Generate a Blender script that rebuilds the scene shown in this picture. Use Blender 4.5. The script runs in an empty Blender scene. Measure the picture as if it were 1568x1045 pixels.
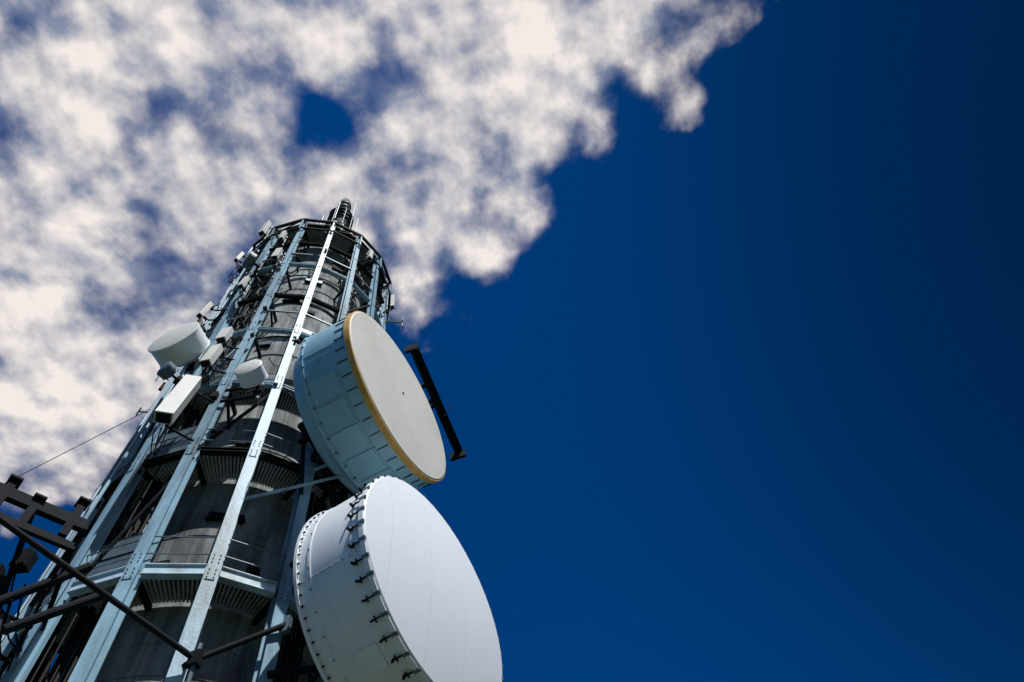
import bpy, math, random
from mathutils import Vector, Matrix
random.seed(7)
rad=math.radians
sc=bpy.context.scene
col=bpy.context.collection
# ------------------------------------------------------------------ camera
R=Vector((0.953,0.2697,-0.1359)).normalized()
F=Vector((0,0.450,0.893)); F=(F-R*F.dot(R)).normalized()
U=R.cross(F).normalized()
cd=bpy.data.cameras.new("camera"); cam=bpy.data.objects.new("camera",cd); col.objects.link(cam)
cd.lens=24; cd.sensor_width=36; cd.clip_start=0.1; cd.clip_end=6000
cam.matrix_world=Matrix(((R.x,U.x,-F.x,0),(R.y,U.y,-F.y,0),(R.z,U.z,-F.z,0),(0,0,0,1)))
sc.camera=cam
try:
    sc.view_settings.view_transform='Standard'; sc.view_settings.look='None'; sc.view_settings.exposure=0
except Exception: pass
# ------------------------------------------------------------------ materials
def mat(name,base,rough=0.5,metal=0.0,var=0.12,scale=3.0,dirt=None,dirt_amt=0.0,bump=0.0,streak=False,spec=0.5):
    m=bpy.data.materials.new(name); m.use_nodes=True
    nt=m.node_tree; N=nt.nodes; L=nt.links
    b=N["Principled BSDF"]; b.inputs["Roughness"].default_value=rough; b.inputs["Metallic"].default_value=metal
    b.inputs["Specular IOR Level"].default_value=spec
    tc=N.new("ShaderNodeTexCoord"); mp=N.new("ShaderNodeMapping")
    L.new(tc.outputs["Object"],mp.inputs[0])
    if streak: mp.inputs["Scale"].default_value=(1,1,0.18)
    n=N.new("ShaderNodeTexNoise"); n.inputs["Scale"].default_value=scale; n.inputs["Detail"].default_value=6; n.inputs["Roughness"].default_value=0.62
    L.new(mp.outputs[0],n.inputs["Vector"])
    r=N.new("ShaderNodeValToRGB"); L.new(n.outputs["Fac"],r.inputs[0])
    e=r.color_ramp.elements
    e[0].position=0.3; e[1].position=0.7
    e[0].color=tuple(c*(1-var) for c in base)+(1,); e[1].color=tuple(min(1,c*(1+var)) for c in base)+(1,)
    out=r.outputs[0]
    if dirt:
        n2=N.new("ShaderNodeTexNoise"); n2.inputs["Scale"].default_value=scale*0.45; n2.inputs["Detail"].default_value=7; n2.inputs["Roughness"].default_value=0.7
        L.new(mp.outputs[0],n2.inputs["Vector"])
        r2=N.new("ShaderNodeValToRGB"); L.new(n2.outputs["Fac"],r2.inputs[0])
        r2.color_ramp.elements[0].position=0.47; r2.color_ramp.elements[1].position=0.66
        r2.color_ramp.elements[0].color=(0,0,0,1); r2.color_ramp.elements[1].color=(dirt_amt,)*3+(1,)
        mx=N.new("ShaderNodeMix"); mx.data_type='RGBA'
        L.new(r2.outputs[0],mx.inputs[0]); L.new(out,mx.inputs[6]); mx.inputs[7].default_value=tuple(dirt)+(1,)
        out=mx.outputs[2]
    L.new(out,b.inputs["Base Color"])
    if bump:
        bp=N.new("ShaderNodeBump"); bp.inputs["Strength"].default_value=bump; bp.inputs["Distance"].default_value=0.03
        n3=N.new("ShaderNodeTexNoise"); n3.inputs["Scale"].default_value=scale*6; n3.inputs["Detail"].default_value=4
        L.new(tc.outputs["Object"],n3.inputs["Vector"]); L.new(n3.outputs["Fac"],bp.inputs["Height"]); L.new(bp.outputs[0],b.inputs["Normal"])
    return m
STEEL=mat("painted_steel",(0.25,0.42,0.54),0.5,0.0,0.22,2.5,(0.07,0.10,0.12),0.8,0.15,True)
WHST=mat("light_steel",(0.44,0.60,0.70),0.5,0,0.14,2.5,(0.16,0.16,0.15),0.7,0.1)
DARK=mat("dark_steel",(0.008,0.011,0.015),0.75,0.0,0.3,4,(0.018,0.017,0.015),0.4,0.0,spec=0.10)
GALV=mat("galvanised",(0.10,0.145,0.18),0.5,0.2,0.25,5)
DECKM=mat("deck_steel",(0.40,0.45,0.48),0.7,0.0,0.25,2,(0.08,0.08,0.08),0.7)
WHITE=mat("white_fibreglass",(0.76,0.81,0.86),0.38,0,0.04,1.0,(0.46,0.49,0.52),0.55,0.0,True)
CREAM=mat("cream_radome",(0.64,0.65,0.62),0.6,0,0.05,0.8,(0.48,0.48,0.45),0.55)
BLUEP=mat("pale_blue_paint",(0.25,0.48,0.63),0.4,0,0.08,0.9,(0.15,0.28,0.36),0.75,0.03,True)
TAN=mat("ochre_band",(0.58,0.34,0.08),0.7,0,0.22,3,(0.25,0.18,0.1),0.55)
PANEL=mat("panel_plastic",(0.60,0.61,0.59),0.5,0,0.06,2,(0.35,0.34,0.3),0.5)
CABLE=mat("black_cable",(0.012,0.012,0.014),0.7,0,0.2,5,spec=0.2)
CONC=mat("weathered_concrete",(0.26,0.29,0.30),0.9,0,0.28,1.3,(0.10,0.115,0.12),0.8,0.5,True)
def concrete_joints(m):
    nt=m.node_tree;N=nt.nodes;L=nt.links
    b=N["Principled BSDF"]; src=b.inputs["Base Color"].links[0].from_socket
    tc=N.new("ShaderNodeTexCoord"); sp=N.new("ShaderNodeSeparateXYZ"); L.new(tc.outputs["Object"],sp.inputs[0])
    mz=N.new("ShaderNodeMath"); mz.operation='PINGPONG'; mz.inputs[1].default_value=0.9; L.new(sp.outputs[2],mz.inputs[0])
    lt=N.new("ShaderNodeMath"); lt.operation='LESS_THAN'; lt.inputs[1].default_value=0.03; L.new(mz.outputs[0],lt.inputs[0])
    an=N.new("ShaderNodeMath"); an.operation='ARCTAN2'; L.new(sp.outputs[1],an.inputs[0]); L.new(sp.outputs[0],an.inputs[1])
    pp=N.new("ShaderNodeMath"); pp.operation='PINGPONG'; pp.inputs[1].default_value=math.pi/14; L.new(an.outputs[0],pp.inputs[0])
    l2=N.new("ShaderNodeMath"); l2.operation='LESS_THAN'; l2.inputs[1].default_value=0.006; L.new(pp.outputs[0],l2.inputs[0])
    mx=N.new("ShaderNodeMath"); mx.operation='MAXIMUM'; L.new(lt.outputs[0],mx.inputs[0]); L.new(l2.outputs[0],mx.inputs[1])
    ml=N.new("ShaderNodeMath"); ml.operation='MULTIPLY'; ml.inputs[1].default_value=0.3; L.new(mx.outputs[0],ml.inputs[0])
    mix=N.new("ShaderNodeMix"); mix.data_type='RGBA'; L.new(ml.outputs[0],mix.inputs[0]); L.new(src,mix.inputs[6]); mix.inputs[7].default_value=(0.05,0.05,0.045,1)
    mp=N.new("ShaderNodeMapping"); mp.inputs["Scale"].default_value=(1,1,0.35); L.new(tc.outputs["Object"],mp.inputs[0])
    n=N.new("ShaderNodeTexNoise"); n.inputs["Scale"].default_value=0.9; n.inputs["Detail"].default_value=7; n.inputs["Roughness"].default_value=0.6; L.new(mp.outputs[0],n.inputs["Vector"])
    mr=N.new("ShaderNodeMapRange"); mr.inputs[1].default_value=0.36; mr.inputs[2].default_value=0.64; mr.inputs[3].default_value=0.45; mr.inputs[4].default_value=1.4; L.new(n.outputs["Fac"],mr.inputs[0])
    # thin vertical drip streaks
    mp2=N.new("ShaderNodeMapping"); mp2.inputs["Scale"].default_value=(1,1,0.05); L.new(tc.outputs["Object"],mp2.inputs[0])
    n4=N.new("ShaderNodeTexNoise"); n4.inputs["Scale"].default_value=5; n4.inputs["Detail"].default_value=4; L.new(mp2.outputs[0],n4.inputs["Vector"])
    mr2=N.new("ShaderNodeMapRange"); mr2.inputs[1].default_value=0.38; mr2.inputs[2].default_value=0.52; mr2.inputs[3].default_value=0.55; mr2.inputs[4].default_value=1.0; L.new(n4.outputs["Fac"],mr2.inputs[0])
    mm=N.new("ShaderNodeMath"); mm.operation='MULTIPLY'; L.new(mr.outputs[0],mm.inputs[0]); L.new(mr2.outputs[0],mm.inputs[1])
    m2=N.new("ShaderNodeMix"); m2.data_type='RGBA'; m2.blend_type='MULTIPLY'; m2.inputs[0].default_value=1
    L.new(mix.outputs[2],m2.inputs[6]); L.new(mm.outputs[0],m2.inputs[7]); L.new(m2.outputs[2],b.inputs["Base Color"])
concrete_joints(CONC)
RADO=mat("white_radome",(0.76,0.81,0.91),0.5,0,0.025,0.6,(0.66,0.70,0.78),0.4)
def seams(m):
    nt=m.node_tree;N=nt.nodes;L=nt.links
    b=N["Principled BSDF"]; src=b.inputs["Base Color"].links[0].from_socket
    tc=N.new("ShaderNodeTexCoord"); sp=N.new("ShaderNodeSeparateXYZ"); L.new(tc.outputs["Object"],sp.inputs[0])
    ad=N.new("ShaderNodeMath"); ad.operation='ADD'; ad.inputs[1].default_value=10.6; L.new(sp.outputs[1],ad.inputs[0])
    pp=N.new("ShaderNodeMath"); pp.operation='PINGPONG'; pp.inputs[1].default_value=0.62; L.new(ad.outputs[0],pp.inputs[0])
    lt=N.new("ShaderNodeMath"); lt.operation='LESS_THAN'; lt.inputs[1].default_value=0.012; L.new(pp.outputs[0],lt.inputs[0])
    ml=N.new("ShaderNodeMath"); ml.operation='MULTIPLY'; ml.inputs[1].default_value=0.22; L.new(lt.outputs[0],ml.inputs[0])
    mix=N.new("ShaderNodeMix"); mix.data_type='RGBA'; L.new(ml.outputs[0],mix.inputs[0]); L.new(src,mix.inputs[6]); mix.inputs[7].default_value=(0.45,0.46,0.5,1)
    L.new(mix.outputs[2],b.inputs["Base Color"])
seams(RADO)
# ------------------------------------------------------------------ mesh builder
class MB:
    def __init__(s,mats): s.v=[];s.f=[];s.m=[];s.mats=mats
    def add(s,vs,fs,mi):
        o=len(s.v); s.v+= [tuple(x) for x in vs]
        for f in fs: s.f.append(tuple(i+o for i in f)); s.m.append(mi)
    def beam(s,p1,p2,w,h,side=None,mi=0,w2=None):
        p1=Vector(p1);p2=Vector(p2);d=(p2-p1).normalized()
        w2=w if w2 is None else w2
        if side is None:
            side=d.cross(Vector((0,0,1)))
            if side.length<1e-3: side=Vector((1,0,0))
        side=Vector(side); side=(side-d*side.dot(d)).normalized(); up=side.cross(d)
        vs=[p+side*(a*ww/2)+up*(b*h/2) for p,ww in((p1,w),(p2,w2)) for a,b in((-1,-1),(1,-1),(1,1),(-1,1))]
        s.add(vs,[(3,2,1,0),(4,5,6,7),(0,1,5,4),(1,2,6,5),(2,3,7,6),(3,0,4,7)],mi)
    def tube(s,p1,p2,r,mi=0,n=8,r2=None):
        p1=Vector(p1);p2=Vector(p2);d=(p2-p1).normalized(); r2=r if r2 is None else r2
        a=d.orthogonal().normalized(); b=d.cross(a)
        vs=[];
        for p,rr in((p1,r),(p2,r2)):
            for i in range(n):
                t=2*math.pi*i/n; vs.append(p+(a*math.cos(t)+b*math.sin(t))*rr)
        fs=[(i,(i+1)%n,n+(i+1)%n,n+i) for i in range(n)]+[tuple(range(n-1,-1,-1)),tuple(range(n,2*n))]
        s.add(vs,fs,mi)
    def path(s,pts,r,mi=0,n=6):
        for a,b in zip(pts,pts[1:]): s.tube(a,b,r,mi,n)
    def lathe(s,prof,mi,segs=96,axis='X',o=(0,0,0)):
        o=Vector(o); vs=[]
        for t,r in prof:
            for i in range(segs):
                a=2*math.pi*i/segs
                if axis=='X': vs.append(o+Vector((t,r*math.cos(a),r*math.sin(a))))
                else: vs.append(o+Vector((r*math.cos(a),r*math.sin(a),t)))
        fs=[]
        for k in range(len(prof)-1):
            for i in range(segs):
                j=(i+1)%segs
                fs.append((k*segs+i,k*segs+j,(k+1)*segs+j,(k+1)*segs+i))
        s.add(vs,fs,mi)
    def build(s,name,parent=None,matrix=None,smooth=False,bevel=0):
        me=bpy.data.meshes.new(name); me.from_pydata(s.v,[],s.f)
        for m in s.mats: me.materials.append(m)
        me.polygons.foreach_set("material_index",s.m)
        me.update()
        import bmesh
        bm=bmesh.new(); bm.from_mesh(me); bmesh.ops.recalc_face_normals(bm,faces=bm.faces)
        if smooth:
            for f in bm.faces: f.smooth=True
            for e in bm.edges:
                e.smooth = (len(e.link_faces)==2 and e.calc_face_angle(0)<rad(32))
        bm.to_mesh(me); bm.free()
        ob=bpy.data.objects.new(name,me); col.objects.link(ob)
        if matrix is not None: ob.matrix_world=matrix
        if parent: ob.parent=parent
        if bevel:
            b=ob.modifiers.new("bevel",'BEVEL'); b.width=bevel; b.segments=2; b.limit_method='ANGLE'
        return ob
def empty(name,loc=(0,0,0),az=None):
    e=bpy.data.objects.new(name,None); col.objects.link(e); e.location=loc
    if az is not None: e.rotation_euler=(0,0,rad(90-az))
    return e
# ------------------------------------------------------------------ tower frame of reference
C=Vector((-10.03,12.47,0)); u=Vector((0.6266,-0.7793,0)); v=Vector((0.7793,0.6266,0)); Z=Vector((0,0,1))
GZ=-1.6
def P(phi,r,z):
    a=rad(phi); return C+(u*math.cos(a)+v*math.sin(a))*r+Z*z
def rd(phi): a=rad(phi); return u*math.cos(a)+v*math.sin(a)
def tg(phi): a=rad(phi); return -u*math.sin(a)+v*math.cos(a)
tower=empty("telecommunications_tower",(C.x,C.y,GZ))
def tbuild(mb,name,**k):
    mb.v=[(x-C.x,y-C.y,z-GZ) for x,y,z in mb.v]
    return mb.build(name,parent=tower,**k)
RO=4.0
COLS=[-3.6+22.5*i for i in range(16)]
LV=[3.8,8.0,12.0,16.5,20.3,24.5,28.0,32.0,35.3,38.6]
m=MB([CONC,DARK])
prof=[(GZ,3.0),(12,2.92),(24,2.80),(41.5,2.66),(41.5,1.2)]
m.lathe(prof,0,128,'Z',(C.x,C.y,0))
for z in (10.2,14.3,18.3,22.4,26.3,30.0,33.8,37.2,40.8):
    rr=2.99-0.0085*z
    m.lathe([(z,rr-0.1),(z,rr+0.05),(z+0.10,rr+0.05),(z+0.10,rr-0.1)],1 if z>20 else 0,128,'Z',(C.x,C.y,0))
tbuild(m,"concrete_shaft",smooth=True)
m=MB([DARK,GALV,PANEL])
for ph,z,w,h in ((-8,15.0,0.9,0.3),(12,13.4,0.3,0.3),(-30,13.2,0.4,0.5),(6,26.8,0.9,1.0),(-20,30.6,0.7,0.9),(20,22.2,0.6,0.8),(-6,33.2,0.8,0.9),(15,36.3,0.7,1.1),(-35,22.8,0.6,0.9),(-12,18.6,0.5,0.6),(0,29.2,0.4,0.4),(-27,25.6,0.5,0.5)):
    p=P(ph,2.98-0.0085*z,z); m.beam(p-Z*h/2,p+Z*h/2,w,0.18,tg(ph),random.choice([0,0,1]))
    m.beam(p-Z*h/2+rd(ph)*0.11,p-Z*(h/2-0.05)+rd(ph)*0.11,w*1.1,0.12,tg(ph),0)
tbuild(m,"wall_boxes")
m=MB([STEEL,WHST,DARK])
for ph in COLS:
    t=tg(ph); r=rd(ph)
    a=P(ph,RO,GZ); b=P(ph,RO,39.6)
    m.beam(a+r*0.13,b+r*0.13,0.33,0.028,t,0,w2=0.20)
    m.beam(a-r*0.13,b-r*0.13,0.33,0.028,t,0,w2=0.20)
    m.beam(a,b,0.024,0.23,t,0)
    for z in LV:
        p=P(ph,RO+0.155,z); ww=0.30-0.0028*z
        m.beam(p-Z*0.38,p+Z*0.38,ww-0.06,0.016,t,0)
        if z<25:
            for k in (-3,-2,-1,1,2,3):
                for s in(-1,1):
                    q=p+Z*k*0.11+t*s*0.07; m.tube(q,q+r*0.028,0.014,2,6)
tbuild(m,"steel_columns")
m=MB([STEEL,WHST,DARK,GALV])
for li,z in enumerate(LV):
    for i,ph in enumerate(COLS):
        p2=COLS[(i+1)%16]
        a=P(ph,RO,z); b=P(p2,RO,z)
        big = z in (12.0,8.0,3.8)
        hh=0.26 if big else 0.12
        side=(b-a).normalized().cross(Z)
        d=(b-a).normalized()*0.16
        mi=1 if big else (2 if z>35 or z in(16.5,28.0) else 0)
        m.beam(a+d,b-d,0.08,hh,side,mi)
        m.beam(a+d-Z*(hh/2+0.01),b-d-Z*(hh/2+0.01),0.18,0.022,side,mi)
        m.beam(a+d+Z*(hh/2+0.01),b-d+Z*(hh/2+0.01),0.18,0.022,side,mi)
        rin=2.9-0.007*z
        m.beam(P(ph,rin,z-0.03),P(ph,RO-0.17,z-0.03),0.10,0.16,tg(ph),2)
        if li>=4 and li%2==0:
            m.beam(P(ph,rin,z-1.0),P(ph,RO-0.2,z-0.16),0.08,0.08,tg(ph),2)
    if li in (6,8):
        for i,ph in enumerate(COLS):
            p2=COLS[(i+1)%16]; zz=z-1.55
            m.beam(P(ph,RO-0.05,zz),P(p2,RO-0.05,zz),0.06,0.08,None,3)
tbuild(m,"ring_beams")
m=MB([DECKM,DARK])
DK={3.8:(3.02,3.9),8.0:(3.0,3.9),12.0:(2.99,3.9),16.5:(2.96,3.9),20.3:(3.1,3.9),38.6:(2.75,3.9)}
for z,(r0,r1) in DK.items():
    n=64
    vs=[];fs=[]
    for i in range(n):
        ph=360*i/n; vs+= [P(ph,r0,z+0.10),P(ph,r1,z+0.10)]
    for i in range(n):
        j=(i+1)%n; fs.append((2*i,2*i+1,2*j+1,2*j))
    m.add(vs,fs,1)  # added dark sheet above the slats; its colour stands in for shaded gaps
    k=230
    for i in range(k):
        ph=360*i/k
        m.beam(P(ph,r0,z+0.055),P(ph,r1,z+0.055),0.055,0.05,tg(ph),0)
tbuild(m,"platform_decks")
m=MB([GALV,DARK])
def screen(c0,c1,z0,z1,r=3.86):
    a=P(c0,r,0);b=P(c1,r,0); n=26; dd=(b-a).normalized()
    for k in range(1,n):
        p=a.lerp(b,k/n); m.beam(p+Z*z0,p+Z*z1,0.035,0.02,dd,0)
    for z in (z0,z1,(z0+z1)/2): m.beam(a+Z*z+dd*0.15,b+Z*z-dd*0.15,0.03,0.05,None,1)
for z0,z1 in ((16.8,18.2),(12.3,13.5),(20.6,21.9)):
    for c in (-93.6,-71.1,-48.6): screen(c,c+22.5,z0,z1)
screen(18.9,41.4,16.8,18.2); screen(18.9,41.4,12.3,13.5); screen(-26.1,-3.6,20.5,21.3)
tbuild(m,"guard_screens")
m=MB([GALV,STEEL])
for z in (8.0,12.0,16.5,38.6):
    for dz in (0.55,1.1):
        for i,ph in enumerate(COLS):
            m.tube(P(ph,RO-0.02,z+dz),P(COLS[(i+1)%16],RO-0.02,z+dz),0.018,0,6)
tbuild(m,"handrails")
m=MB([DARK,STEEL,GALV,CABLE])
for (c0,c1,z0,z1,mi,r) in ((-26.1,-3.6,16.7,20.2,0,0.06),(-71.1,-48.6,12.2,16.4,0,0.07),(-93.6,-71.1,8,16.4,0,0.07),
    (-48.6,-71.1,16.6,24.4,1,0.05),(-71.1,-48.6,24.6,32,0,0.05),(-48.6,-26.1,20.4,24.4,1,0.04),(18.9,41.4,12,20.2,0,0.09),(41.4,18.9,16.5,24.4,0,0.09),
    (41.4,63.9,12,16.5,0,0.08),(63.9,41.4,20.3,28,0,0.08),(41.4,63.9,28,35.3,1,0.06),(18.9,41.4,28.1,31.9,0,0.05),(-26.1,-48.6,28,32,0,0.05),(86.4,63.9,28,35.3,0,0.06),
    (-48.6,-71.1,32,38.4,0,0.05),(18.9,41.4,35.4,38.5,0,0.05),(-48.6,-26.1,12.2,16.3,0,0.05)):
    m.tube(P(c0,RO-0.1,z0),P(c1,RO-0.1,z1),r,mi,8)
for ph,r in ((-62,3.55),(-38,3.25)):
    for s in(-0.22,0.22):
        m.tube(P(ph,r,GZ)+tg(ph)*s,P(ph,r,40)+tg(ph)*s,0.025,2,6)
    z=0
    while z<39.5:
        p=P(ph,r,z); m.tube(p-tg(ph)*0.22,p+tg(ph)*0.22,0.015,2,5); z+=0.3
for k in range(26):
    ph=random.uniform(-84,-40); r=random.uniform(3.1,3.8); zt=random.uniform(20,38)
    pts=[]; z=GZ
    while z<zt:
        pts.append(P(ph+random.uniform(-0.5,0.5),r+random.uniform(-0.03,0.03),z)); z+=2.2
    m.path(pts,random.choice([0.02,0.03,0.045]),3,6)
for k in range(7):
    ph=27+k*1.6; pts=[P(ph+random.uniform(-0.3,0.3),3.5,z) for z in range(-1,22,2)]; m.path(pts,0.035,3,6)
for ph in (-60,-84): m.tube(P(ph,4.15,5),P(ph,4.15,38),0.05,1,8)
for k in range(34):
    ph=random.uniform(-70,25); z=random.uniform(19,37); r=3.9
    L=random.uniform(0.4,1.6); dph=random.uniform(-16,16); pts=[]
    for j in range(9):
        t=j/8; pts.append(P(ph+dph*t,r+0.1*math.sin(3*t),z+random.uniform(-0.05,0.05)-L*4*t*(1-t)*0.5))
    m.path(pts,0.016,3,5)
for k in range(60):
    ph=random.choice(COLS[0:1]+COLS[-4:]); z=random.uniform(14,38)
    p=P(ph,RO+random.choice([-0.3,0.22]),z)+tg(ph)*random.uniform(-0.3,0.3)
    h=random.uniform(0.1,0.3); m.beam(p-Z*h/2,p+Z*h/2,random.uniform(0.08,0.2),random.uniform(0.06,0.15),tg(ph),random.choice([0,0,2]))
for k in range(14):
    ph=random.uniform(-80,-50); z=random.uniform(20,36)
    p=P(ph,RO,z); q=P(ph+random.uniform(-3,3),RO+random.uniform(0.25,0.5),z+random.uniform(-0.1,0.1))
    m.tube(p,q,0.025,0,6); h=random.uniform(0.15,0.45); m.tube(q-Z*h,q+Z*h,random.choice([0.025,0.04]),random.choice([0,2]),8)
tbuild(m,"bracing_and_feeders")
m=MB([DARK,STEEL,GALV])
for i,ph in enumerate(COLS):
    p2=COLS[(i+1)%16]
    m.beam(P(ph,4.28,38.75),P(p2,4.28,38.75),0.14,0.2,None,0)
    m.beam(P(ph,4.28,37.2),P(p2,4.28,37.2),0.08,0.1,None,0)
    m.beam(P(ph,2.7,38.9),P(ph,4.3,38.9),0.12,0.18,None,0)
    m.beam(P(ph,2.75,37.0),P(ph,4.25,38.6),0.07,0.08,tg(ph),0)
    m.beam(P(ph,4.28,37.1),P(ph,4.28,38.8),0.08,0.08,tg(ph),1)
    if i%2==0: m.tube(P(ph,4.28,37.2),P(p2,4.28,38.7),0.035,0,6)
tbuild(m,"head_frame")
m=MB([CONC,GALV,DARK,WHST])
cc=(C.x,C.y,0)
m.lathe([(41.5,1.25),(46.0,1.2),(46.0,0.45),(55.5,0.38),(55.5,0.34),(58.6,0.33),(58.7,0.45),(59.3,0.45),(59.45,0.3),(59.7,0.02)],0,40,'Z',cc)
for z in (44,46.0,50.2,54.2):
    rr=1.5 if z<50 else 1.0
    m.lathe([(z,0.4),(z,rr),(z+0.10,rr),(z+0.10,0.4)],2,32,'Z',cc)
for z in (46.6,47.2,48.4,49.3,50.8,51.4,52.6,53.5,54.8,55.4):
    n=12; r=1.15 if z<50 else (0.98 if z<54 else 0.75)
    for i in range(n):
        m.tube(P(i*30,r,z),P(i*30+30,r,z),0.035,1,5)
for i in range(8):
    ph=i*45+11
    m.tube(P(ph,1.15,46.0),P(ph,1.0,50.2),0.035,1,5); m.tube(P(ph,0.98,50.2),P(ph,0.98,54.2),0.03,3,5); m.tube(P(ph,0.75,54.2),P(ph,0.75,55.5),0.03,3,5)
    m.tube(P(ph,1.15,46.1),P(ph+45,1.0,50.1),0.03,2,5)
for z in (57.0,58.0):
    m.lathe([(z,0.3),(z,0.55),(z+0.12,0.55),(z+0.12,0.3)],1,24,'Z',cc)
for ph,r,z0,h in ((10,1.6,43,48.0),(130,1.7,43,50),(-60,1.65,43,49.6),(75,1.6,44,51),(-20,1.25,50,54.8),(90,1.3,50,56.2),(-95,1.3,49,54),(40,1.2,53,57),(200,0.9,54,58)):
    m.tube(P(ph,r,z0),P(ph,r,h),0.04,1,6); m.tube(P(ph,0.9,z0+0.4),P(ph,r,z0+0.4),0.035,2,5)
tbuild(m,"mast_and_beacon",smooth=True)

# ------------------------------------------------------------------ big drum antennas
def drum_lower():
    al=105; n=Vector((math.sin(rad(al)),math.cos(rad(al)),0))
    front=Vector((-3.18,10.83,11.25)); Ld=1.68; Rr=2.61
    e=empty("microwave_drum_antenna",front-n*Ld,al)
    m=MB([WHITE,GALV,DARK])
    m.lathe([(-0.55,0.4),(-0.5,0.9),(-0.25,1.7),(0,Rr-0.12),(0,Rr),(0.0,Rr+0.07),(0.07,Rr+0.07),(0.07,Rr),(0.30,Rr+0.0),(0.30,Rr+0.018),(0.36,Rr+0.018),(0.36,Rr),(Ld-0.10,Rr),(Ld-0.10,Rr+0.09),(Ld,Rr+0.09),(Ld,Rr-0.02)],0,144)
    m.build("shroud",parent=e,smooth=True)
    m=MB([RADO])
    pr=[(Ld+0.004,Rr+0.06),(Ld+0.035,Rr+0.03)]
    for k in range(1,15):
        t=k/14; pr.append((Ld+0.035+0.30*(1-(1-t)**2),(Rr+0.03)*(1-t)+0.001))
    m.lathe(pr,0,144); m.build("radome",parent=e,smooth=True)
    m=MB([GALV,DARK,WHITE])
    X=Vector((1,0,0))
    for i in range(44):
        a=2*math.pi*(i+random.uniform(-0.06,0.06))/44; rr=Vector((0,math.cos(a),math.sin(a))); t=Vector((0,-math.sin(a),math.cos(a)))
        p=rr*(Rr+0.05)
        m.beam(p+X*(Ld-0.34),p+X*(Ld+0.01),0.028,0.03,t,1)
        m.beam(p+X*(Ld-0.34)+rr*-0.05,p+X*(Ld-0.34)+rr*0.07,0.04,0.04,t,1)
        m.beam(p+X*(Ld-0.27)-t*0.065,p+X*(Ld-0.27)+t*0.065,0.024,0.024,rr,1)
        m.beam(p+X*(Ld-0.12)+rr*0.03,p+X*(Ld+0.03)+rr*0.03,0.07,0.05,t,0)
    for i in range(72):
        a=2*math.pi*i/72; rr=Vector((0,math.cos(a),math.sin(a)))
        p=rr*(Rr+0.035)+X*0.07
        m.tube(p,p+X*0.05,0.02,1,6)
        p=rr*(Rr+0.012)+X*0.33
        if i%2: m.tube(p,p+rr*0.025,0.015,1,6)
    for a0 in (-160,-100,-40,20,80,140):
        a=rad(a0); rr=Vector((0,math.cos(a),math.sin(a))); t=Vector((0,-math.sin(a),math.cos(a)))
        p=rr*(Rr+0.005); m.beam(p+X*0.08,p+X*(Ld-0.12),0.05,0.014,t,2)
        for k in range(9):
            q=rr*(Rr+0.012)+X*(0.15+k*0.16); m.tube(q,q+rr*0.012,0.012,1,6)
    a=rad(-118); rr=Vector((0,math.cos(a),math.sin(a))); t=Vector((0,-math.sin(a),math.cos(a)))
    m.beam(rr*(Rr-0.02)+X*0.7,rr*(Rr-0.02)+X*1.2,0.5,0.09,t,2)
    m.build("latches_and_bolts",parent=e)
    return e,front-n*Ld,n
def drum_upper():
    al=100.5; n=Vector((math.sin(rad(al)),math.cos(rad(al)),0))
    front=Vector((-3.77,9.92,18.5)); Ld=1.58; Rr=2.84
    e=empty("microwave_drum_antenna",front-n*Ld,al)
    m=MB([BLUEP])
    m.lathe([(-1.1,0.35),(-1.05,0.9),(-0.85,1.7),(-0.6,2.35),(-0.52,2.48),(-0.44,2.52),(-0.05,2.54),(-0.05,Rr+0.04),(0.05,Rr+0.04),(0.05,Rr),(Ld-0.20,Rr),(Ld-0.20,Rr+0.03),(Ld-0.17,Rr+0.03)],0,144)
    m.build("shroud",parent=e,smooth=True)
    m=MB([TAN]); m.lathe([(Ld-0.17,Rr-0.05),(Ld-0.17,Rr+0.05),(Ld,Rr+0.05),(Ld+0.01,Rr+0.02),(Ld+0.01,Rr-0.06)],0,144); m.build("edge_band",parent=e,smooth=True)
    m=MB([CREAM,DARK])
    pr=[(Ld+0.012,Rr+0.005),(Ld+0.03,Rr-0.02)]+[(Ld+0.03+0.06*(1-(1-k/8)**2),(Rr-0.02)*(1-k/8)+0.001) for k in range(1,9)]
    m.lathe(pr,0,144); m.tube((Ld+0.06,0.0,0.0),(Ld+0.12,0,0),0.035,1,12)
    m.build("radome",parent=e,smooth=True)
    m=MB([GALV,DARK,BLUEP])
    X=Vector((1,0,0))
    for i in range(40):
        a=2*math.pi*(i+0.5)/40; rr=Vector((0,math.cos(a),math.sin(a))); t=Vector((0,-math.sin(a),math.cos(a)))
        p=rr*(Rr+0.012); m.beam(p+X*(Ld-0.48-random.uniform(0,0.06)),p+X*(Ld-0.20),0.016,0.03,t,1)
        p2=rr*(Rr+0.04); m.tube(p2+X*0.0,p2+X*0.09,0.022,0,6)
    for a0 in (-138,-122,-106,-90,-74):
        a=rad(a0); rr=Vector((0,math.cos(a),math.sin(a))); t=Vector((0,-math.sin(a),math.cos(a)))
        p=rr*(Rr-0.018); m.beam(p+X*0.12,p+X*0.95,0.70,0.07,t,2)
        m.beam(p+X*0.98+rr*0.03,p+X*1.02+rr*0.03,0.74,0.06,t,2)
    for a0 in (-165,-150,-45,-20,60,110):
        a=rad(a0); rr=Vector((0,math.cos(a),math.sin(a))); t=Vector((0,-math.sin(a),math.cos(a)))
        p=rr*(Rr+0.005); m.beam(p+X*0.06,p+X*(Ld-0.2),0.04,0.014,t,2)
    m.build("ribs_and_panels",parent=e)
    return e,front-n*Ld,n
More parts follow.
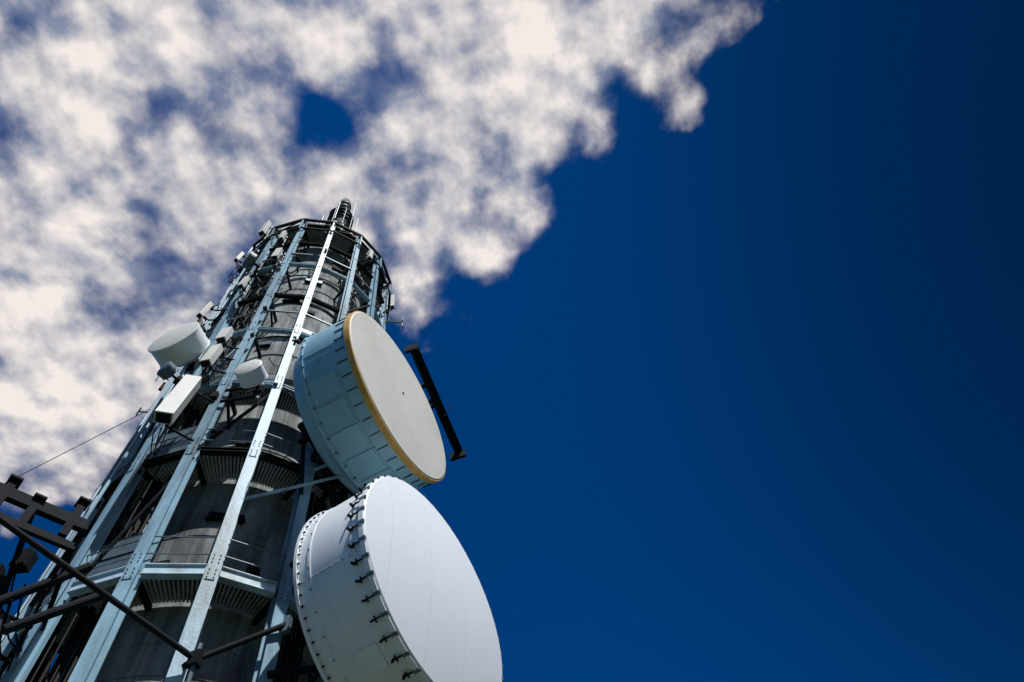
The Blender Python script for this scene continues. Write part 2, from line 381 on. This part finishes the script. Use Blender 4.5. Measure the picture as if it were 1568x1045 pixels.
def mount(e,back,n,dz,r):
    m=MB([DARK,GALV,STEEL])
    t=Vector((-n.y,n.x,0))
    inv=Matrix.LocRotScale(e.location,e.rotation_euler,None).inverted()
    hub=back-n*0.5
    for ph in (18.9,41.4,63.9):
        for s in(-1,1):
            m.tube(P(ph,RO+0.15,back.z+s*dz),hub+Z*s*dz*0.7+t*0.3*(1 if ph>30 else -1),0.08,0,10)
    for s in(-1,1):
        m.beam(hub+t*1.2+Z*s*dz*0.7,hub-t*1.2+Z*s*dz*0.7,0.16,0.18,None,0)
        m.beam(hub+t*s*0.9-Z*dz,hub+t*s*0.9+Z*dz,0.16,0.16,n,0)
    m.tube(P(18.9,RO,back.z-dz-0.3),back-n*0.2-Z*r*0.8,0.05,2,10)
    m.tube(P(41.4,RO,back.z-dz-1.5),hub-Z*dz,0.08,0,10)
    m.tube(P(18.9,RO,back.z-dz-1.8),hub-t*0.9-Z*dz,0.06,0,10)
    m.v=[tuple(inv@Vector(p)) for p in m.v]
    m.build("mount_struts",parent=e)
e1,b1,n1=drum_lower(); mount(e1,b1,n1,1.5,2.4)
e2,b2,n2=drum_upper(); b2=b2-n2*0.5; mount(e2,b2,n2,1.7,2.4)

def small_drum(pos,al,Rr,Ld,body=WHITE,face=CREAM,anchor=None):
    pos=Vector(pos); n=Vector((math.sin(rad(al)),math.cos(rad(al)),0))
    e=empty("microwave_drum_antenna",pos,al)
    m=MB([body,face,DARK,GALV])
    m.lathe([(-Ld-0.25*Rr,0.12*Rr),(-Ld-0.25*Rr,0.5*Rr),(-Ld,Rr*0.93),(-Ld,Rr*1.02),(-Ld+0.04,Rr*1.02),(-Ld+0.04,Rr*0.99),(-0.05,Rr*0.99),(-0.05,Rr*1.03),(0,Rr*1.03),(0.01,Rr)],0,64)
    m.lathe([(0.01,Rr),(0.04,Rr*0.8),(0.06,Rr*0.4),(0.065,0.001)],1,64)
    hub=Vector((-Ld-0.25*Rr,0,0))
    m.tube(hub,hub+Vector((-0.25,0,0)),0.16*Rr,2,12)
    m.tube(hub+Vector((-0.3,0,-1.1*Rr)),hub+Vector((-0.3,0,1.3*Rr)),0.06,3,10)
    m.beam(hub+Vector((-0.22,0,-0.4*Rr)),hub+Vector((-0.22,0,0.4*Rr)),0.25,0.12,(0,1,0),2)
    if anchor is not None:
        M=Matrix.LocRotScale(e.location,e.rotation_euler,None).inverted()
        for s in(-0.7,0.9):
            m.tube(hub+Vector((-0.3,0,s*Rr)),M@(Vector(anchor)+Z*s*Rr),0.05,2,8)
    m.build("dish_and_bracket",parent=e,smooth=True)
small_drum((-10.6,7.0,21.7),184,0.86,0.72,anchor=P(-48.6,RO,21.8))
small_drum((-7.9,7.85,19.3),178,0.42,0.5,anchor=P(-26.1,RO,19.4))
small_drum(P(-42,5.3,19.6),200,0.27,0.25,body=GALV,face=GALV,anchor=P(-48.6,RO,19.6))
small_drum(P(-46,4.8,31.7),215,0.42,0.3,body=GALV,anchor=P(-48.6,RO,31.7))
small_drum(P(14,4.75,18.2),150,0.42,0.4,anchor=P(18.9,RO,18.2))

def panel(ph,r,z,h,w,d,tilt=0,yaw=0):
    p=P(ph,r,z); az=math.degrees(math.atan2(rd(ph).x,rd(ph).y))+yaw
    e=empty("panel_antenna",p,az)
    m=MB([PANEL,DARK,GALV])
    a=rad(tilt); dn=Vector((math.sin(a),0,-math.cos(a)))
    m.beam(-dn*h/2,dn*h/2,w,d,(0,1,0),0)
    m.beam(dn*h/2,dn*(h/2+0.03),w*0.8,d*0.8,(0,1,0),1)
    m.tube((-0.3,0,-h*0.65),(-0.3,0,h*0.65),0.04,2,10)
    M=Matrix.LocRotScale(e.location,e.rotation_euler,None).inverted()
    for s in(-0.35,0.35):
        m.beam((-0.32,0,s*h),(-d/2,0,s*h),0.1,0.07,None,1)
        q=M@(P(min(COLS+[c-360 for c in COLS],key=lambda c:abs(c-ph)),RO+0.1,z+s*h)); m.tube((-0.3,0,s*h),q,0.035,1,8)
    for s in(-0.3,0,0.3):
        m.tube((0,s*w,-h/2-0.02),(-0.1,s*w,-h/2-0.25),0.02,1,6)
        m.tube((-0.1,s*w,-h/2-0.25),(-0.5,s*w*0.5,-h/2-0.6),0.02,1,6)
    m.build("radome_and_bracket",parent=e,bevel=0.03)
panel(-32,5.0,17.8,3.0,0.46,0.34,10,-25)
panel(-33,4.65,21.2,1.4,0.34,0.25,5)
panel(-33,4.6,22.9,1.0,0.34,0.22,4)
panel(-56,4.7,26.8,1.4,0.22,0.18,4)
panel(-40,4.6,28.6,1.2,0.22,0.18,3)
panel(-29,4.6,31.8,1.4,0.28,0.2,3)
panel(-66,4.6,35.3,1.2,0.22,0.18,3)
panel(-50,4.7,37.6,2.0,0.32,0.25,0)
panel(-33,4.5,35.2,1.2,0.22,0.2,0)
panel(27,4.5,36.2,1.3,0.22,0.2,0)
panel(62,4.5,35.4,1.6,0.24,0.2,0)
m=MB([DARK,GALV])
o0=Vector((-3.66,10.6,23.0)); o1=Vector((-3.5,15.75,23.0))
m.beam(o0,o1,0.10,0.34,None,0); 
m.beam(o0+Vector((0.14,0,0.16)),o1+Vector((0.14,0,0.16)),0.22,0.03,None,0)
m.beam(o0+Vector((-0.22,0,-0.05)),o0+Vector((0.26,0,-0.05)),0.12,0.42,None,0)
m.beam(o1+Vector((-0.3,0,-0.05)),o1+Vector((0.34,0,-0.05)),0.12,0.42,None,0)
m.beam(Vector((-3.6,12.3,23)),P(41.4,RO,23),0.14,0.18,None,0)
m.beam(Vector((-3.58,13.0,23)),P(63.9,RO,23),0.14,0.18,None,0)
m.beam(Vector((-3.58,13.2,23)),P(63.9,RO,20.5),0.10,0.12,None,0)
m.tube(o0+Vector((0,0.3,0.1)),o0+Vector((0,0.3,0.9)),0.03,1,6)
m.tube(Vector((-3.45,13.9,23.1)),Vector((-3.1,13.7,23.3)),0.03,1,6)
m.build("outrigger_frame",bevel=0.01)
m=MB([DARK,GALV])
a=P(64,4.1,33.2); b=P(66,5.0,33.2)
m.tube(a,b,0.05,1,8); m.tube(b-Z*0.5,b+Z*0.5,0.04,1,8); m.tube(b+tg(64)*-0.2,b+tg(64)*0.4,0.03,1,6)
m.build("antenna_bracket")
m=MB([DARK,STEEL,GALV])
A=Vector((-7.34,9.1,9.52))
d=(Vector((-9.44,5.59,10.5))-A)
m.tube(A,A+d*1.6,0.055,0,12)
m.tube(A,Vector((-6.34,10.31,10.97)),0.06,0,12)
m.tube(Vector((-7.59,9.17,14.35)),Vector((-5.6,10.5,16.05)),0.045,1,12)
m.beam(A-Z*0.14,A+Z*0.14,0.2,0.2,None,0); m.tube(A-Z*0.5,A+Z*0.35,0.04,2,8)
m.tube(A,P(-3.6,RO,9.5),0.07,0,8)
m.tube(Vector((-6.34,10.31,10.97)),P(18.9,RO,10.9),0.07,0,8)
m.beam(Vector((-6.34,10.31,10.75)),Vector((-6.34,10.31,11.15)),0.14,0.14,None,2)
m.build("stay_struts",smooth=True)
m=MB([DARK,GALV,STEEL,PANEL])
a=Vector((-10.6,5.5,12.0)); b=Vector((-9.45,7.15,12.0)); d=(b-a).normalized()
m.beam(a,b,0.14,0.26,None,0)
for t,h0,h1 in ((0.22,-0.9,0.35),(0.50,-0.7,0.15),(0.86,-0.45,0.55)):
    p=a+(b-a)*t; m.beam(p+Z*h0,p+Z*h1,0.15,0.15,d,0)
    m.beam(p+Z*h1-d*0.12,p+Z*h1+d*0.12,0.3,0.05,None,0)
for dz in(-0.6,): m.beam(a+Z*dz,b+Z*dz,0.1,0.16,None,0)
m.tube(b,P(-71.1,RO,12.0),0.06,0,10); m.tube(b-Z*0.6,P(-48.6,RO,11.0),0.05,0,10)
m.tube(a+(b-a)*0.5,P(-71.1,RO,10.0),0.06,0,10)
m.tube(a+d*0.2-Z*0.2,P(-48.6,RO,9.2),0.05,0,10)
for z in(10.9,10.1):
    m.tube(Vector((-11.6,6.6,z)),P(-48.6,RO+0.2,z),0.045,0,8)
for (x,y,z,w,h) in ((-10.9,7.2,10.9,0.35,0.55),(-11.3,7.3,11.5,0.3,0.5),(-10.6,7.5,10.2,0.3,0.4),(-11.2,6.9,10.1,0.4,0.45),(-10.5,7.2,11.5,0.25,0.4)):
    m.beam(Vector((x,y,z-h/2)),Vector((x,y,z+h/2)),w,0.22,(1,0.3,0),random.choice([0,1]))
    for k in range(5): m.beam(Vector((x-w/2+k*w/4,y-0.14,z-h/2)),Vector((x-w/2+k*w/4,y-0.14,z+h/2)),0.015,0.08,(1,0,0),0)
m.tube(Vector((-10.2,6.9,10.0)),Vector((-9.4,7.7,11.4)),0.09,0,12)
m.tube(Vector((-9.9,7.2,9.6)),Vector((-9.1,8.1,10.9)),0.09,0,12)
for k in range(14):
    p0=Vector((-11.4+0.15*k,6.4+random.uniform(0,1),11.4-random.random()*1.5)); q=P(-60+random.uniform(-10,10),3.7,9.5+random.random()*2)
    dd=random.uniform(0.9,1.1)
    pts=[p0.lerp(q,t/10)-Z*(0.5*4*(t/10)*(1-t/10)*dd) for t in range(11)]
    m.path(pts,0.02,0,5)
m.build("antenna_mounting_frame")
m=MB([CABLE]); m.tube(P(-75,4.1,21.6),Vector((-51.9,8.5,GZ)),0.012,0,6); m.build("guy_wire")
m=MB([mat("ground_grass",(0.035,0.05,0.022),0.95,0,0.4,0.4,(0.04,0.035,0.03),0.6)])
m.add([(-3000,-3000,GZ),(3000,-3000,GZ),(3000,3000,GZ),(-3000,3000,GZ)],[(0,1,2,3)],0); m.build("ground")
m=MB([mat("base_slab",(0.20,0.20,0.20),0.9,0,0.2,1,(0.12,0.12,0.11),0.6)]); m.lathe([(GZ+0.004,6.0),(GZ+0.15,6.0),(GZ+0.15,0.01)],0,64,'Z',(C.x,C.y,0)); m.build("foundation_slab")
# ------------------------------------------------------------------ sun and sky
SAZ=137; SEL=57
s=Vector((math.sin(rad(SAZ))*math.cos(rad(SEL)),math.cos(rad(SAZ))*math.cos(rad(SEL)),math.sin(rad(SEL))))
ld=bpy.data.lights.new("sun",'SUN'); ld.energy=5.0; ld.angle=rad(0.5); ld.color=(1,0.98,0.94)
lo=bpy.data.objects.new("sun",ld); col.objects.link(lo); lo.rotation_euler=(-s).to_track_quat('-Z','Y').to_euler()
w=bpy.data.worlds.new("World"); sc.world=w; w.use_nodes=True
nt=w.node_tree;N=nt.nodes;L=nt.links
for n in list(N): N.remove(n)
out=N.new("ShaderNodeOutputWorld"); bg=N.new("ShaderNodeBackground"); bg.inputs[1].default_value=0.1; L.new(bg.outputs[0],out.inputs[0])
sky=N.new("ShaderNodeTexSky"); sky.sky_type='NISHITA'; sky.sun_disc=False; sky.sun_elevation=rad(SEL); sky.sun_rotation=rad(SAZ)
sky.air_density=1.0; sky.dust_density=0.1; sky.ozone_density=3.0
def mth(op,a,b=None,c=None):
    n=N.new("ShaderNodeMath"); n.operation=op
    for i,x in enumerate((a,b,c)):
        if x is None: continue
        if isinstance(x,(int,float)): n.inputs[i].default_value=x
        else: L.new(x,n.inputs[i])
    return n.outputs[0]
def sstep(x,a,b,lo=0,hi=1,kind='SMOOTHSTEP'):
    n=N.new("ShaderNodeMapRange"); n.interpolation_type=kind; L.new(x,n.inputs[0])
    for i,val in zip((1,2,3,4),(a,b,lo,hi)): n.inputs[i].default_value=val
    return n.outputs[0]
def mixc(f,a,b,bt='MIX'):
    n=N.new("ShaderNodeMix"); n.data_type='RGBA'; n.blend_type=bt
    if isinstance(f,(int,float)): n.inputs[0].default_value=f
    else: L.new(f,n.inputs[0])
    for i,x in((6,a),(7,b)):
        if isinstance(x,tuple): n.inputs[i].default_value=x+(1,)
        else: L.new(x,n.inputs[i])
    return n.outputs[2]
tc=N.new("ShaderNodeTexCoord"); sp=N.new("ShaderNodeSeparateXYZ"); L.new(tc.outputs["Generated"],sp.inputs[0])
zc=mth('MAXIMUM',sp.outputs[2],0.06)
px=mth('DIVIDE',sp.outputs[0],zc); py=mth('DIVIDE',sp.outputs[1],zc)
cb=N.new("ShaderNodeCombineXYZ"); L.new(px,cb.inputs[0]); L.new(py,cb.inputs[1])
wn=N.new("ShaderNodeTexNoise"); wn.noise_dimensions='2D'; wn.inputs["Scale"].default_value=12; wn.inputs["Detail"].default_value=5; L.new(cb.outputs[0],wn.inputs["Vector"])
vs_=N.new("ShaderNodeVectorMath"); vs_.operation='SUBTRACT'; L.new(wn.outputs["Color"],vs_.inputs[0]); vs_.inputs[1].default_value=(0.5,0.5,0.5)
vm_=N.new("ShaderNodeVectorMath"); vm_.operation='MULTIPLY_ADD'; L.new(vs_.outputs[0],vm_.inputs[0]); vm_.inputs[1].default_value=(0.055,0.055,0); L.new(cb.outputs[0],vm_.inputs[2])
WP=vm_.outputs[0]
def noise(scale,detail,rough,off=(0,0,0),src=None):
    mp=N.new("ShaderNodeMapping"); mp.inputs["Location"].default_value=off; L.new(src or cb.outputs[0],mp.inputs[0])
    n=N.new("ShaderNodeTexNoise"); n.noise_dimensions='2D'; n.inputs["Scale"].default_value=scale; n.inputs["Detail"].default_value=detail; n.inputs["Roughness"].default_value=rough
    L.new(mp.outputs[0],n.inputs["Vector"]); return n.outputs["Fac"]
def puff(scale,off=(0,0,0)):
    mp=N.new("ShaderNodeMapping"); mp.inputs["Location"].default_value=off; L.new(WP,mp.inputs[0])
    n=N.new("ShaderNodeTexVoronoi"); n.voronoi_dimensions='2D'; n.feature='SMOOTH_F1'; n.inputs["Scale"].default_value=scale; n.inputs["Smoothness"].default_value=0.6
    L.new(mp.outputs[0],n.inputs["Vector"]); return n.outputs["Distance"]
O=(5.3,2.9,0)
nb=noise(3.8,2,0.5,O); ns=noise(10,7,0.52,O)
pinv=mth('SUBTRACT',0.85,puff(11,O))
D=mth('ADD',mth('ADD',mth('MULTIPLY',nb,0.38),mth('MULTIPLY',ns,0.40)),mth('MULTIPLY',pinv,0.30))
a_=mth('ADD',mth('MULTIPLY',px,0.58),mth('MULTIPLY',py,0.815))
b_=mth('ADD',py,mth('MULTIPLY',px,0.17))
edge=mth('MINIMUM',mth('SUBTRACT',0.298,a_),mth('SUBTRACT',0.362,b_))
far=mth('MULTIPLY',mth('ADD',a_,0.62),2.0)
et=mth('MINIMUM',mth('MINIMUM',mth('MULTIPLY',edge,2.4),0.12),far)
dens=mth('ADD',D,et)
alpha=sstep(dens,0.43,0.67)
r1=mth('SUBTRACT',noise(13,4,0.5,O),noise(13,4,0.5,(O[0]-0.014,O[1]+0.014,0)))  # offset noise difference paints sunlit and shaded relief into the cloud colour
sh=mth('ADD',mth('ADD',mth('MULTIPLY',r1,1.3),mth('MULTIPLY',D,1.8)),mth('MULTIPLY',ns,0.2))
f=sstep(sh,0.76,1.38,0,1,'LINEAR')
cloud=mixc(f,(2.4,2.8,3.9),(9.0,8.3,7.9))
tint=mixc(1.0,sky.outputs[0],(0.004,0.28,0.62),'MULTIPLY')
sky_darken=sstep(sp.outputs[0],-0.1,0.72,1.12,0.30)  # lens vignette and polariser darkening painted into the sky colour towards the right
tint=mixc(1.0,tint,sky_darken,'MULTIPLY')
fin=mixc(alpha,tint,cloud)
L.new(fin,bg.inputs[0])
